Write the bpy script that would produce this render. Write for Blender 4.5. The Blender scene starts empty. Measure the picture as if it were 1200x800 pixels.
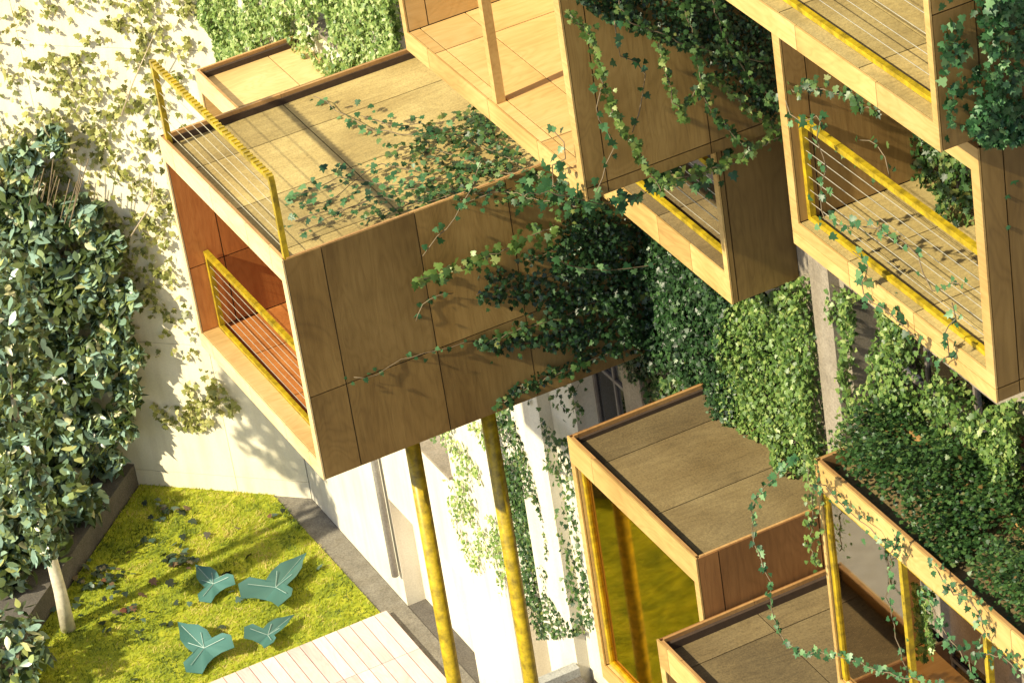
import bpy, math, random
import numpy as np
from mathutils import Vector, Matrix
random.seed(7); rng = np.random.default_rng(7)
S = bpy.context.scene
COL = S.collection

# ------------------------------------------------------------------ camera
RIGHT = np.array([.4501, .8832, -.1319]); DOWN = np.array([.4226, -.3408, -.8398]); FWD = np.array([-.7866, .3223, -.5266])
CAM = np.array([32.513, -15.131, 32.224]); FPX = 4369.8
cd = bpy.data.cameras.new('camera'); cam = bpy.data.objects.new('camera', cd); COL.objects.link(cam)
_m = Matrix(((RIGHT[0], -DOWN[0], -FWD[0], CAM[0]), (RIGHT[1], -DOWN[1], -FWD[1], CAM[1]), (RIGHT[2], -DOWN[2], -FWD[2], CAM[2]), (0, 0, 0, 1)))
cam.matrix_world = _m
cd.sensor_width = 36; cd.lens = FPX/1200*36; cd.clip_end = 1500; cd.clip_start = .5
S.camera = cam
# ------------------------------------------------------------------ light
EL = math.radians(37); AZ = Vector((.125, -.99, 0)).normalized()
TOSUN = Vector((AZ.x*math.cos(EL), AZ.y*math.cos(EL), math.sin(EL)))
w = bpy.data.worlds.new('World'); S.world = w; w.use_nodes = True
nt = w.node_tree; bg = nt.nodes['Background']; sky = nt.nodes.new('ShaderNodeTexSky')
sky.sky_type = 'NISHITA'; sky.sun_disc = False; sky.sun_elevation = EL; sky.sun_rotation = math.atan2(AZ.x, AZ.y)
nt.links.new(sky.outputs[0], bg.inputs[0]); bg.inputs[1].default_value = .10
sd = bpy.data.lights.new('sun', 'SUN'); sun = bpy.data.objects.new('sun', sd); COL.objects.link(sun)
sd.energy = 5.0; sd.angle = math.radians(1.0); sd.color = (1, .89, .62)
sun.rotation_euler = (-TOSUN).to_track_quat('-Z', 'Y').to_euler(); sun.location = (0, -20, 40)
S.view_settings.view_transform = 'Standard'; S.view_settings.look = 'None'; S.view_settings.gamma = 1
S.view_settings.exposure = 0.70

# ------------------------------------------------------------------ helpers
def tag(o, label=None, cat=None, group=None, kind=None):
    if label: o['label'] = label
    if cat: o['category'] = cat
    if group: o['group'] = group
    if kind: o['kind'] = kind
    return o
def empty(name, loc, label=None, cat=None, group=None):
    o = bpy.data.objects.new(name, None); COL.objects.link(o); o.location = loc; o.empty_display_size = .3
    return tag(o, label, cat, group)
def link(name, me, mats, parent=None):
    o = bpy.data.objects.new(name, me); COL.objects.link(o)
    for m in (mats if isinstance(mats, (list, tuple)) else [mats]): me.materials.append(m)
    if parent is not None:
        o.parent = parent
        base = Vector(parent.get('_b', (0, 0, 0))) if False else world_loc(parent)
        o.matrix_parent_inverse = Matrix.Translation(-base)
    return o
def world_loc(o):
    # every mesh here is modelled in world metres; only Empties are offset
    while o is not None:
        if o.type == 'EMPTY': return Vector(o.location)
        o = o.parent
        if o is not None and o.type != 'EMPTY': continue
    return Vector((0, 0, 0))
def kid(name, me, mats, parent):
    o = bpy.data.objects.new(name, me); COL.objects.link(o)
    for m in (mats if isinstance(mats, (list, tuple)) else [mats]): me.materials.append(m)
    o.parent = parent
    if parent.type == 'EMPTY': o.matrix_parent_inverse = Matrix.Translation(-Vector(parent.location))
    return o
class MB:
    def __init__(s): s.v = []; s.f = []; s.t = []; s.m = []
    def box(s, x0, x1, y0, y1, z0, z1, tone=None, mi=0, xf=None):
        if x1 < x0: x0, x1 = x1, x0
        if y1 < y0: y0, y1 = y1, y0
        if z1 < z0: z0, z1 = z1, z0
        b = len(s.v)
        P = [(x0,y0,z0),(x1,y0,z0),(x1,y1,z0),(x0,y1,z0),(x0,y0,z1),(x1,y0,z1),(x1,y1,z1),(x0,y1,z1)]
        if xf: P = [xf(*p) for p in P]
        s.v += P
        t = random.random() if tone is None else tone
        s.t += [t]*8
        for q in ((0,3,2,1),(4,5,6,7),(0,1,5,4),(1,2,6,5),(2,3,7,6),(3,0,4,7)):
            s.f.append([b+i for i in q]); s.m.append(mi)
        return s
    def quad(s, pts, tone=None, mi=0):
        b = len(s.v); s.v += [tuple(p) for p in pts]; t = random.random() if tone is None else tone
        s.t += [t]*len(pts); s.f.append(list(range(b, b+len(pts)))); s.m.append(mi); return s
    def prism(s, poly, z0, z1, tone=.5, mi=0):
        n = len(poly); b = len(s.v)
        s.v += [(p[0], p[1], z0) for p in poly]+[(p[0], p[1], z1) for p in poly]; s.t += [tone]*2*n
        s.f.append([b+i for i in range(n)][::-1]); s.m.append(mi); s.f.append([b+n+i for i in range(n)]); s.m.append(mi)
        for i in range(n):
            j = (i+1) % n; s.f.append([b+i, b+j, b+n+j, b+n+i]); s.m.append(mi)
        return s
    def tube(s, pts, rad, n=6, tone=.5, mi=0):
        pts = [Vector(p) for p in pts]; rs = rad if isinstance(rad, (list, tuple, np.ndarray)) else [rad]*len(pts)
        b = len(s.v); up = Vector((0, 0, 1)); prev = None
        for i, p in enumerate(pts):
            d = (pts[min(i+1, len(pts)-1)]-pts[max(i-1, 0)]).normalized()
            a = d.cross(up)
            if a.length < .1: a = d.cross(Vector((1, 0, 0)))
            a.normalize()
            if prev is not None and a.dot(prev) < 0: a = -a
            prev = a; c = d.cross(a)
            for k in range(n):
                th = 2*math.pi*k/n; q = p+(a*math.cos(th)+c*math.sin(th))*rs[i]; s.v.append(tuple(q)); s.t.append(tone)
        for i in range(len(pts)-1):
            for k in range(n):
                k2 = (k+1) % n; s.f.append([b+i*n+k, b+i*n+k2, b+(i+1)*n+k2, b+(i+1)*n+k]); s.m.append(mi)
        s.f.append([b+k for k in range(n)][::-1]); s.m.append(mi)
        s.f.append([b+(len(pts)-1)*n+k for k in range(n)]); s.m.append(mi)
        return s
    def mesh(s, name, smooth=False):
        me = bpy.data.meshes.new(name); me.from_pydata(s.v, [], s.f)
        a = me.attributes.new('rnd', 'FLOAT', 'POINT'); a.data.foreach_set('value', np.array(s.t, dtype=np.float32))
        me.polygons.foreach_set('material_index', np.array(s.m, dtype=np.int32))
        if smooth: me.polygons.foreach_set('use_smooth', np.ones(len(s.f), dtype=bool))
        me.update(); return me
def top(name, mb, mats, label, cat, group=None, smooth=False):
    o = bpy.data.objects.new(name, mb.mesh(name, smooth)); COL.objects.link(o)
    for m in (mats if isinstance(mats, (list, tuple)) else [mats]): o.data.materials.append(m)
    return tag(o, label, cat, group)
def struct(name, mb, mats):
    o = bpy.data.objects.new(name, mb.mesh(name)); COL.objects.link(o)
    for m in (mats if isinstance(mats, (list, tuple)) else [mats]): o.data.materials.append(m)
    o['kind'] = 'structure'; return o
# reading a survey point of the photograph onto a real plane of the building
def at(px, X=None, Y=None, Z=None):
    r = RIGHT*((px[0]-600)/FPX)+DOWN*((px[1]-400)/FPX)+FWD
    if X is not None: t = (X-CAM[0])/r[0]
    elif Y is not None: t = (Y-CAM[1])/r[1]
    else: t = (Z-CAM[2])/r[2]
    return CAM+r*t
def proj(P):
    d = np.asarray(P)-CAM; x = d@RIGHT; y = d@DOWN; z = d@FWD
    return np.stack([600+FPX*x/z, 400+FPX*y/z], -1)
PW0 = np.array([-13.52, 0., 0.]); PWU = np.array([-.7071, -.7071, 0.]); PWN = np.array([.7071, -.7071, 0.])
def atP(px):
    r = RIGHT*((px[0]-600)/FPX)+DOWN*((px[1]-400)/FPX)+FWD
    t = ((PW0-CAM)@PWN)/(r@PWN); return CAM+r*t
def inpoly(pts, poly):
    x, y = pts[:, 0], pts[:, 1]; c = np.zeros(len(pts), bool); n = len(poly)
    for i in range(n):
        x0, y0 = poly[i]; x1, y1 = poly[(i+1) % n]
        if y0 == y1: continue
        c ^= ((y0 > y) != (y1 > y)) & (x < (x1-x0)*(y-y0)/(y1-y0)+x0)
    return c
_lat = rng.random((64, 64, 64)).astype(np.float32)
def vnoise(P, sc):
    q = np.asarray(P)*sc+100.; i = np.floor(q).astype(int); f = q-i; f = f*f*(3-2*f); r = 0
    for dx in (0, 1):
        for dy in (0, 1):
            for dz in (0, 1):
                wgt = (f[:, 0] if dx else 1-f[:, 0])*(f[:, 1] if dy else 1-f[:, 1])*(f[:, 2] if dz else 1-f[:, 2])
                r = r+wgt*_lat[(i[:, 0]+dx) % 64, (i[:, 1]+dy) % 64, (i[:, 2]+dz) % 64]
    return r
# ------------------------------------------------------------------ materials
def newmat(name):
    m = bpy.data.materials.new(name); m.use_nodes = True; nt = m.node_tree
    return m, nt, nt.nodes, nt.links, nt.nodes['Principled BSDF']
def ramp(N, stops):
    r = N.new('ShaderNodeValToRGB'); e = r.color_ramp.elements
    while len(e) > 1: e.remove(e[-1])
    e[0].position = stops[0][0]; e[0].color = (*stops[0][1], 1)
    for p, c in stops[1:]: x = e.new(p); x.color = (*c, 1)
    return r
def math_(N, L, op, a, b=None):
    n = N.new('ShaderNodeMath'); n.operation = op
    for i, v in enumerate((a, b)):
        if v is None: continue
        if isinstance(v, (int, float)): n.inputs[i].default_value = v
        else: L.new(v, n.inputs[i])
    return n.outputs[0]
def mix(N, L, typ, fac, a, b):
    n = N.new('ShaderNodeMix'); n.data_type = 'RGBA'; n.blend_type = typ; n.clamp_result = False
    for i, v in ((0, fac), (6, a), (7, b)):
        if isinstance(v, (int, float)): n.inputs[i].default_value = v
        elif isinstance(v, tuple): n.inputs[i].default_value = (*v, 1)
        else: L.new(v, n.inputs[i])
    return n.outputs[2]
def plywood(name, light, mid, dark, axis='Z', grit=.0, stain=.35, rough=.55, tonevar=.16):
    m, nt, N, L, P = newmat(name)
    tc = N.new('ShaderNodeTexCoord'); at_ = N.new('ShaderNodeAttribute'); at_.attribute_name = 'rnd'
    off = N.new('ShaderNodeCombineXYZ'); o = math_(N, L, 'MULTIPLY', at_.outputs['Fac'], 37.)
    for i in range(3): L.new(o, off.inputs[i])
    add = N.new('ShaderNodeVectorMath'); add.operation = 'ADD'; L.new(tc.outputs['Object'], add.inputs[0]); L.new(off.outputs[0], add.inputs[1])
    mp = N.new('ShaderNodeMapping'); L.new(add.outputs[0], mp.inputs[0])
    mp.inputs['Scale'].default_value = {'X': (.28, 1, 1), 'Y': (1, .28, 1), 'Z': (1, 1, .28)}[axis]
    n1 = N.new('ShaderNodeTexNoise'); n1.inputs['Scale'].default_value = 1.5; n1.inputs['Detail'].default_value = 3; n1.inputs['Distortion'].default_value = .9; L.new(mp.outputs[0], n1.inputs[0])
    rings = math_(N, L, 'SINE', math_(N, L, 'MULTIPLY', n1.outputs['Fac'], 60.))
    rings = math_(N, L, 'POWER', math_(N, L, 'MULTIPLY_ADD', rings, .5), 1) if False else math_(N, L, 'ABSOLUTE', rings)
    n2 = N.new('ShaderNodeTexNoise'); n2.inputs['Scale'].default_value = 9; n2.inputs['Detail'].default_value = 8; n2.inputs['Roughness'].default_value = .65
    mp2 = N.new('ShaderNodeMapping'); L.new(add.outputs[0], mp2.inputs[0]); mp2.inputs['Scale'].default_value = {'X': (.08, 1, 1), 'Y': (1, .08, 1), 'Z': (1, 1, .08)}[axis]
    L.new(mp2.outputs[0], n2.inputs[0]); n2.inputs['Scale'].default_value = 22
    n3 = N.new('ShaderNodeTexNoise'); n3.inputs['Scale'].default_value = .9; n3.inputs['Detail'].default_value = 6; L.new(add.outputs[0], n3.inputs[0])
    f = math_(N, L, 'ADD', math_(N, L, 'MULTIPLY', rings, .10), math_(N, L, 'MULTIPLY', n2.outputs['Fac'], .38 if grit else .42))
    f = math_(N, L, 'ADD', f, math_(N, L, 'MULTIPLY', n3.outputs['Fac'], .77 if grit else .73))
    r = ramp(N, [(.38, dark), (.62, mid), (.86, light)]); L.new(f, r.inputs[0])
    c = r.outputs[0]
    # weather stains
    n4 = N.new('ShaderNodeTexNoise'); n4.inputs['Scale'].default_value = .55; n4.inputs['Detail'].default_value = 9; n4.inputs['Roughness'].default_value = .62
    mp4 = N.new('ShaderNodeMapping'); mp4.inputs['Scale'].default_value = (2.4, 2.4, .45) if axis == 'Z' else (1, 1, 1); L.new(tc.outputs['Object'], mp4.inputs[0]); L.new(mp4.outputs[0], n4.inputs[0])
    s = ramp(N, [(.42, (0, 0, 0)), (.68, (1, 1, 1))]); L.new(n4.outputs['Fac'], s.inputs[0])
    c = mix(N, L, 'MULTIPLY', math_(N, L, 'MULTIPLY', s.outputs[0], stain), c, (.62, .55, .42))
    # panel to panel tone
    t = math_(N, L, 'ADD', math_(N, L, 'MULTIPLY', math_(N, L, 'SUBTRACT', at_.outputs['Fac'], .5), 2*tonevar), 1.)
    cc = N.new('ShaderNodeVectorMath'); cc.operation = 'SCALE'; L.new(c, cc.inputs[0]); L.new(t, cc.inputs['Scale']); c = cc.outputs[0]
    if grit:
        n5 = N.new('ShaderNodeTexNoise'); n5.inputs['Scale'].default_value = 46; n5.inputs['Detail'].default_value = 4; n5.inputs['Roughness'].default_value = .8; L.new(tc.outputs['Object'], n5.inputs[0])
        g = ramp(N, [(.36, (.35, .33, .28)), (.52, (1, 1, 1)), (.66, (1.5, 1.45, 1.3))]); L.new(n5.outputs['Fac'], g.inputs[0])
        c = mix(N, L, 'MULTIPLY', grit, c, g.outputs[0])
    L.new(c, P.inputs['Base Color']); P.inputs['Roughness'].default_value = rough
    b = N.new('ShaderNodeBump'); b.inputs['Strength'].default_value = .12 if grit else .25; b.inputs['Distance'].default_value = .01; L.new(n2.outputs['Fac'], b.inputs['Height']); L.new(b.outputs[0], P.inputs['Normal'])
    return m
def masonry(name, c1, c2, scale=1.2, speck=.25, rough=.85, bump=.3):
    m, nt, N, L, P = newmat(name); tc = N.new('ShaderNodeTexCoord')
    n1 = N.new('ShaderNodeTexNoise'); n1.inputs['Scale'].default_value = scale; n1.inputs['Detail'].default_value = 9; n1.inputs['Roughness'].default_value = .62; L.new(tc.outputs['Object'], n1.inputs[0])
    r = ramp(N, [(.3, c1), (.7, c2)]); L.new(n1.outputs['Fac'], r.inputs[0])
    mp = N.new('ShaderNodeMapping'); mp.inputs['Scale'].default_value = (2.2, 2.2, .25); L.new(tc.outputs['Object'], mp.inputs[0])
    n3 = N.new('ShaderNodeTexNoise'); n3.inputs['Scale'].default_value = 2; n3.inputs['Detail'].default_value = 6; L.new(mp.outputs[0], n3.inputs[0])
    st = ramp(N, [(.45, (1, 1, 1)), (.75, (.72, .66, .56))]); L.new(n3.outputs['Fac'], st.inputs[0])
    c = mix(N, L, 'MULTIPLY', .5, r.outputs[0], st.outputs[0])
    n2 = N.new('ShaderNodeTexNoise'); n2.inputs['Scale'].default_value = 38; n2.inputs['Detail'].default_value = 5; n2.inputs['Roughness'].default_value = .8; L.new(tc.outputs['Object'], n2.inputs[0])
    g = ramp(N, [(.35, (.5, .5, .5)), (.62, (1.25, 1.25, 1.25))]); L.new(n2.outputs['Fac'], g.inputs[0])
    c = mix(N, L, 'MULTIPLY', speck, c, g.outputs[0]); L.new(c, P.inputs['Base Color']); P.inputs['Roughness'].default_value = rough
    b = N.new('ShaderNodeBump'); b.inputs['Strength'].default_value = bump; b.inputs['Distance'].default_value = .02; L.new(n2.outputs['Fac'], b.inputs['Height']); L.new(b.outputs[0], P.inputs['Normal'])
    return m
def plain(name, c, rough=.5, metal=0., c2=None, scale=12):
    m, nt, N, L, P = newmat(name); tc = N.new('ShaderNodeTexCoord')
    n = N.new('ShaderNodeTexNoise'); n.inputs['Scale'].default_value = scale; n.inputs['Detail'].default_value = 6; n.inputs['Roughness'].default_value = .7; L.new(tc.outputs['Object'], n.inputs[0])
    r = ramp(N, [(.35, c2 or tuple(x*.7 for x in c)), (.62, c)]); L.new(n.outputs['Fac'], r.inputs[0]); L.new(r.outputs[0], P.inputs['Base Color'])
    P.inputs['Roughness'].default_value = rough; P.inputs['Metallic'].default_value = metal
    return m
def leafmat(name, stops, rough=.42, trans=.25):
    m, nt, N, L, P = newmat(name); a = N.new('ShaderNodeAttribute'); a.attribute_name = 'rnd'
    r = ramp(N, stops); L.new(a.outputs['Fac'], r.inputs[0])
    L.new(r.outputs[0], P.inputs['Base Color']); P.inputs['Roughness'].default_value = rough
    t = N.new('ShaderNodeBsdfTranslucent'); hs = N.new('ShaderNodeHueSaturation'); hs.inputs['Value'].default_value = 1.5; hs.inputs['Hue'].default_value = .485; L.new(r.outputs[0], hs.inputs['Color']); L.new(hs.outputs[0], t.inputs[0])
    mx = N.new('ShaderNodeMixShader'); mx.inputs[0].default_value = trans; L.new(P.outputs[0], mx.inputs[1]); L.new(t.outputs[0], mx.inputs[2])
    L.new(mx.outputs[0], N['Material Output'].inputs[0]); return m
def glassmat(name, tint, refl, fac, rough=.02):
    m, nt, N, L, P = newmat(name); N.remove(P)
    t = N.new('ShaderNodeBsdfTransparent'); t.inputs[0].default_value = (*tint, 1)
    g = N.new('ShaderNodeBsdfGlossy'); g.inputs[0].default_value = (*refl, 1); g.inputs[1].default_value = rough
    fr = N.new('ShaderNodeFresnel'); fr.inputs[0].default_value = 1.5
    f = math_(N, L, 'ADD', fr.outputs[0], fac)
    mx = N.new('ShaderNodeMixShader'); L.new(f, mx.inputs[0]); L.new(t.outputs[0], mx.inputs[1]); L.new(g.outputs[0], mx.inputs[2]); L.new(mx.outputs[0], N['Material Output'].inputs[0]); return m

M = {}
M['ply_front'] = plywood('pale birch plywood edge boards', (.64, .46, .19), (.52, .34, .12), (.37, .22, .07), 'X', stain=.25, tonevar=.1)
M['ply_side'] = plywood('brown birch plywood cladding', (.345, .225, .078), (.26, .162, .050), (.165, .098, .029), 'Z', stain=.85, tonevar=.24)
M['ply_front_lit'] = plywood('plywood edge boards toned with sunlight', (.86, .70, .42), (.76, .58, .30), (.62, .42, .18), 'X', stain=.15, tonevar=.1)  # strong sunlight on the left-hand fronts is put into this paler wood colour
M['ply_lining'] = plywood('plywood wall lining', (.42, .27, .10), (.32, .19, .065), (.2, .12, .04), 'Z', stain=.5)
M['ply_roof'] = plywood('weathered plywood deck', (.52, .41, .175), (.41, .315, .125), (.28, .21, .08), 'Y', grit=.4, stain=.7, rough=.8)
M['ply_roof_shaded'] = plywood('weathered plywood deck toned with shade', (.25, .19, .09), (.18, .132, .06), (.115, .083, .037), 'Y', grit=.5, stain=.9, rough=.85)  # partial shade on these decks is put into the darker weathered colour
M['ply_parapet'] = plywood('plywood parapet boards', (.50, .30, .12), (.40, .22, .08), (.27, .14, .05), 'X', stain=.35)
M['ply_floor'] = plywood('honey plywood floor', (.74, .53, .25), (.62, .42, .17), (.46, .29, .10), 'Y', stain=.35, rough=.45)
M['ply_orange'] = plywood('orange plywood lining toned with sun bounce', (.56, .235, .065), (.45, .165, .04), (.31, .105, .024), 'Z', stain=.35, rough=.5)  # glow of sun bouncing inside the box is put into the wood colour
M['ply_red'] = plywood('red brown plywood cladding', (.32, .155, .055), (.24, .11, .036), (.16, .068, .023), 'Z', stain=.5)
M['ply_pale'] = plywood('fresh pale plywood deck', (.80, .60, .30), (.68, .47, .20), (.52, .34, .13), 'Y', stain=.25, rough=.5)
M['core'] = plain('dark joint core', (.06, .035, .02), .9)
M['yellow'] = plain('weathered yellow painted steel', (.52, .37, .015), .3, .0, (.20, .145, .012), 8)
M['cable'] = plain('bright steel cable', (.75, .68, .5), .35, .6)
M['wall'] = masonry('pale rendered masonry', (.60, .56, .46), (.74, .70, .60), .8, .25)
M['pier'] = masonry('bare grey brown masonry', (.20, .17, .13), (.36, .31, .245), 2.2, .6)
M['party'] = masonry('cream render', (.72, .66, .50), (.82, .76, .60), .6, .15, bump=.15)
M['dark'] = plain('dark window void', (.012, .012, .014), .8)
M['frame'] = plain('brown grey window frame', (.20, .17, .15), .6)
M['pane'] = glassmat('dark window glass', (.5, .55, .6), (.9, .92, 1), .04)
M['gold'] = glassmat('amber glass', (.85, .55, .10), (.95, .68, .20), .40, .04)
M['bronze'] = glassmat('bronze tinted glass', (.75, .60, .42), (.85, .75, .62), .42, .04)
M['asphalt'] = masonry('grey brown asphalt', (.085, .075, .066), (.14, .125, .108), 3, .9, bump=.5)
M['strip'] = masonry('grey gravel paving', (.16, .145, .12), (.24, .22, .185), 3, .9, bump=.4)
M['concrete'] = masonry('light speckled concrete', (.3, .3, .29), (.42, .42, .4), 4, .7)
M['stem'] = plain('ivy stem', (.20, .15, .09), .7)
M['twig'] = plain('pale dry twig', (.55, .45, .32), .7)
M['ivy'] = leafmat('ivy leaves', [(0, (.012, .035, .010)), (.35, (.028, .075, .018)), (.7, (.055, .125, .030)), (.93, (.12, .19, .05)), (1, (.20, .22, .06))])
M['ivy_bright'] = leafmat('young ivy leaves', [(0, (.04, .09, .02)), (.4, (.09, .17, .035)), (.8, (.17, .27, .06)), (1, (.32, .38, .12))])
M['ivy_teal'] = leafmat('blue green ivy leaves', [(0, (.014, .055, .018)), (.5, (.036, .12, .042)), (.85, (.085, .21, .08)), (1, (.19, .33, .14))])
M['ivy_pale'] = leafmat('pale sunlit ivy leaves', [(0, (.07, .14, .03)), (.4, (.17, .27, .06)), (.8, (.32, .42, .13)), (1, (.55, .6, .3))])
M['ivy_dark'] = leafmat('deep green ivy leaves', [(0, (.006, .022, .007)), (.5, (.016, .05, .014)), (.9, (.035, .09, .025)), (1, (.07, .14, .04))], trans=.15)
M['ivy_olive'] = leafmat('olive ivy leaves', [(0, (.10, .12, .025)), (.4, (.22, .24, .055)), (.75, (.36, .36, .11)), (1, (.55, .52, .22))], trans=.2)
M['tree'] = leafmat('tree leaves', [(0, (.02, .04, .012)), (.25, (.06, .085, .022)), (.5, (.12, .16, .05)), (.62, (.17, .27, .19)), (.84, (.34, .50, .42)), (.92, (.32, .38, .10)), (.975, (.45, .46, .18)), (1, (.75, .70, .50))], rough=.28)
M['roofplants'] = leafmat('ground cover leaves', [(0, (.012, .04, .012)), (.6, (.04, .10, .025)), (.9, (.08, .16, .04)), (.985, (.13, .17, .05)), (1, (.20, .08, .03))])
M['tealleaf'] = leafmat('large teal leaf', [(0, (.04, .12, .11)), (.5, (.055, .155, .14)), (1, (.08, .20, .185))], trans=.1)

# ------------------------------------------------------------------ leaves
IVY = np.array([(0,-.42),(.22,-.52),(.50,-.30),(.30,-.02),(.46,.22),(.18,.20),(0,.62),(-.18,.20),(-.46,.22),(-.30,-.02),(-.50,-.30),(-.22,-.52)], float)
OVAL = np.array([(0,-.5),(.20,-.28),(.27,.0),(.16,.32),(0,.62),(-.16,.32),(-.27,.0),(-.20,-.28)], float)
def leaf_mesh(name, P, Nn, size, tmpl=IVY, down=(0, 0, -1), spread=.55, up=.25, fold=.18, tones=None):
    P = np.asarray(P, float); n = len(P); k = len(tmpl)
    nn = np.asarray(Nn, float)+rng.normal(size=(n, 3))*spread; nn[:, 2] += up; nn /= np.linalg.norm(nn, axis=1)[:, None]
    d = np.asarray(down, float)[None]+rng.normal(size=(n, 3))*.6
    d -= (d*nn).sum(1)[:, None]*nn; d /= np.linalg.norm(d, axis=1)[:, None]+1e-9
    b = np.cross(d, nn)
    s = size*rng.uniform(.6, 1.25, n)
    zz = fold*(.25-np.abs(tmpl[:, 0]))-.10*tmpl[:, 1]**2
    V = np.empty((n, k+1, 3))
    V[:, 1:] = P[:, None]+s[:, None, None]*(tmpl[None, :, 0, None]*b[:, None]+tmpl[None, :, 1, None]*d[:, None]+zz[None, :, None]*nn[:, None])
    V[:, 0] = P-s[:, None]*.0*nn+s[:, None]*nn*(fold*.0+.02)
    V = V.reshape(-1, 3); base = (np.arange(n)*(k+1))[:, None, None]
    tri = np.array([(0, 1+i, 1+(i+1) % k) for i in range(k)])[None]; F = (base+tri).reshape(-1, 3)
    me = bpy.data.meshes.new(name); me.vertices.add(len(V)); me.vertices.foreach_set('co', V.astype(np.float32).ravel())
    me.loops.add(F.size); me.loops.foreach_set('vertex_index', F.astype(np.int32).ravel())
    me.polygons.add(len(F)); me.polygons.foreach_set('loop_start', (np.arange(len(F))*3).astype(np.int32)); me.polygons.foreach_set('loop_total', np.full(len(F), 3, np.int32))
    t = rng.random(n) if tones is None else tones
    a = me.attributes.new('rnd', 'FLOAT', 'POINT'); a.data.foreach_set('value', np.repeat(t, k+1).astype(np.float32))
    me.update(calc_edges=True); me.validate(); return me
def patch(polys, plane, dens, thick, noise_cut=0., nscale=1.3, side=None):
    """random points spread over a real plane inside an outline; returns points and normals"""
    if isinstance(polys[0][0], (int, float)): polys = [polys]
    P = []
    for poly in polys:
        if 'P' in plane: c = np.array([atP(p) for p in poly])
        else: c = np.array([at(p, **plane) for p in poly])
        lo, hi = c.min(0), c.max(0)
        if 'Y' in plane: n = int((hi[0]-lo[0])*(hi[2]-lo[2])*dens); q = np.stack([rng.uniform(lo[0], hi[0], n), np.full(n, plane['Y']), rng.uniform(lo[2], hi[2], n)], 1); nv = (0, -1, 0)
        elif 'X' in plane: n = int((hi[1]-lo[1])*(hi[2]-lo[2])*dens); q = np.stack([np.full(n, plane['X']), rng.uniform(lo[1], hi[1], n), rng.uniform(lo[2], hi[2], n)], 1); nv = (1, 0, 0)
        elif 'Z' in plane: n = int((hi[0]-lo[0])*(hi[1]-lo[1])*dens); q = np.stack([rng.uniform(lo[0], hi[0], n), rng.uniform(lo[1], hi[1], n), np.full(n, plane['Z'])], 1); nv = (0, 0, 1)
        else:
            u = (c-PW0)@PWU; n = int((u.max()-u.min())*(hi[2]-lo[2])*dens); uu = rng.uniform(u.min(), u.max(), n)
            q = PW0+uu[:, None]*PWU; q[:, 2] = rng.uniform(lo[2], hi[2], n); nv = PWN
        P.append(q[inpoly(proj(q), poly)])
    P = np.concatenate(P); nv = np.array(nv, float)
    nz = vnoise(P, nscale)*.6+vnoise(P, nscale*2.7)*.3+vnoise(P, nscale*7)*.1
    keep = nz+rng.normal(size=len(P))*.06 > noise_cut; P = P[keep]; nz = nz[keep]
    h = thick*(.25+1.3*np.clip(vnoise(P+31, 2.2)-.2, 0, 1))
    dz = rng.random(len(P))**.6
    P = P+nv*(.02+h*dz)[:, None]
    return P, np.tile(nv, (len(P), 1))
def ivy(label, polys, plane, dens, size, mat, thick=.18, cut=0., nscale=1.3, tmpl=IVY, name='ivy_cover', up=.35, spread=.55, down=(0, 0, -1), cat='ivy'):
    if dens > 600: size *= .84; dens *= 1.35
    P, Nn = patch(polys, plane, dens, thick, cut, nscale)
    me = leaf_mesh(name, P, Nn, size, tmpl, up=up, spread=spread, down=down)
    o = bpy.data.objects.new(name, me); COL.objects.link(o); me.materials.append(mat)
    tag(o, label, cat, kind='stuff'); return o
def smooth(pts, step=.05, jit=.02, sag=0):
    pts = np.array(pts, float); n = len(pts); out = []
    for i in range(n-1):
        p0 = pts[max(i-1, 0)]; p1 = pts[i]; p2 = pts[i+1]; p3 = pts[min(i+2, n-1)]; m = max(2, int(np.linalg.norm(p2-p1)/step))
        for k in range(m):
            t = k/m; out.append(.5*((2*p1)+(-p0+p2)*t+(2*p0-5*p1+4*p2-p3)*t*t+(-p0+3*p1-3*p2+p3)*t**3))
    out.append(pts[-1]); out = np.array(out); j = rng.normal(size=out.shape)*jit; return out+j
def vine(label, px, plane, size=.075, mat='ivy_teal', spacing=.06, dens=1, off=.05, nv=None, wide=.03, group=None, name='ivy_vine', jit=.012):
    pts = [at(p, **plane) for p in px]
    nv = np.array(nv if nv is not None else ((1, 0, 0) if 'X' in plane else (0, -1, 0) if 'Y' in plane else (0, 0, 1)), float)
    size *= .85; spacing *= .85
    L_ = smooth(pts, spacing, jit)+nv*off
    root = empty(name, tuple(L_[0]), label, 'vine', group)
    kid('stem', MB().tube(L_[::2] if len(L_) > 6 else L_, .006, 4).mesh('stem', True), M['stem'], root)
    Q = np.repeat(L_, dens, 0); Q = Q+rng.normal(size=Q.shape)*wide
    Q = Q[rng.random(len(Q)) < .9]
    kid('leaves', leaf_mesh('leaves', Q, np.tile(nv+np.array([.3, -.2, .2]), (len(Q), 1)), size, spread=.45), M[mat], root)
    return root

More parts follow.
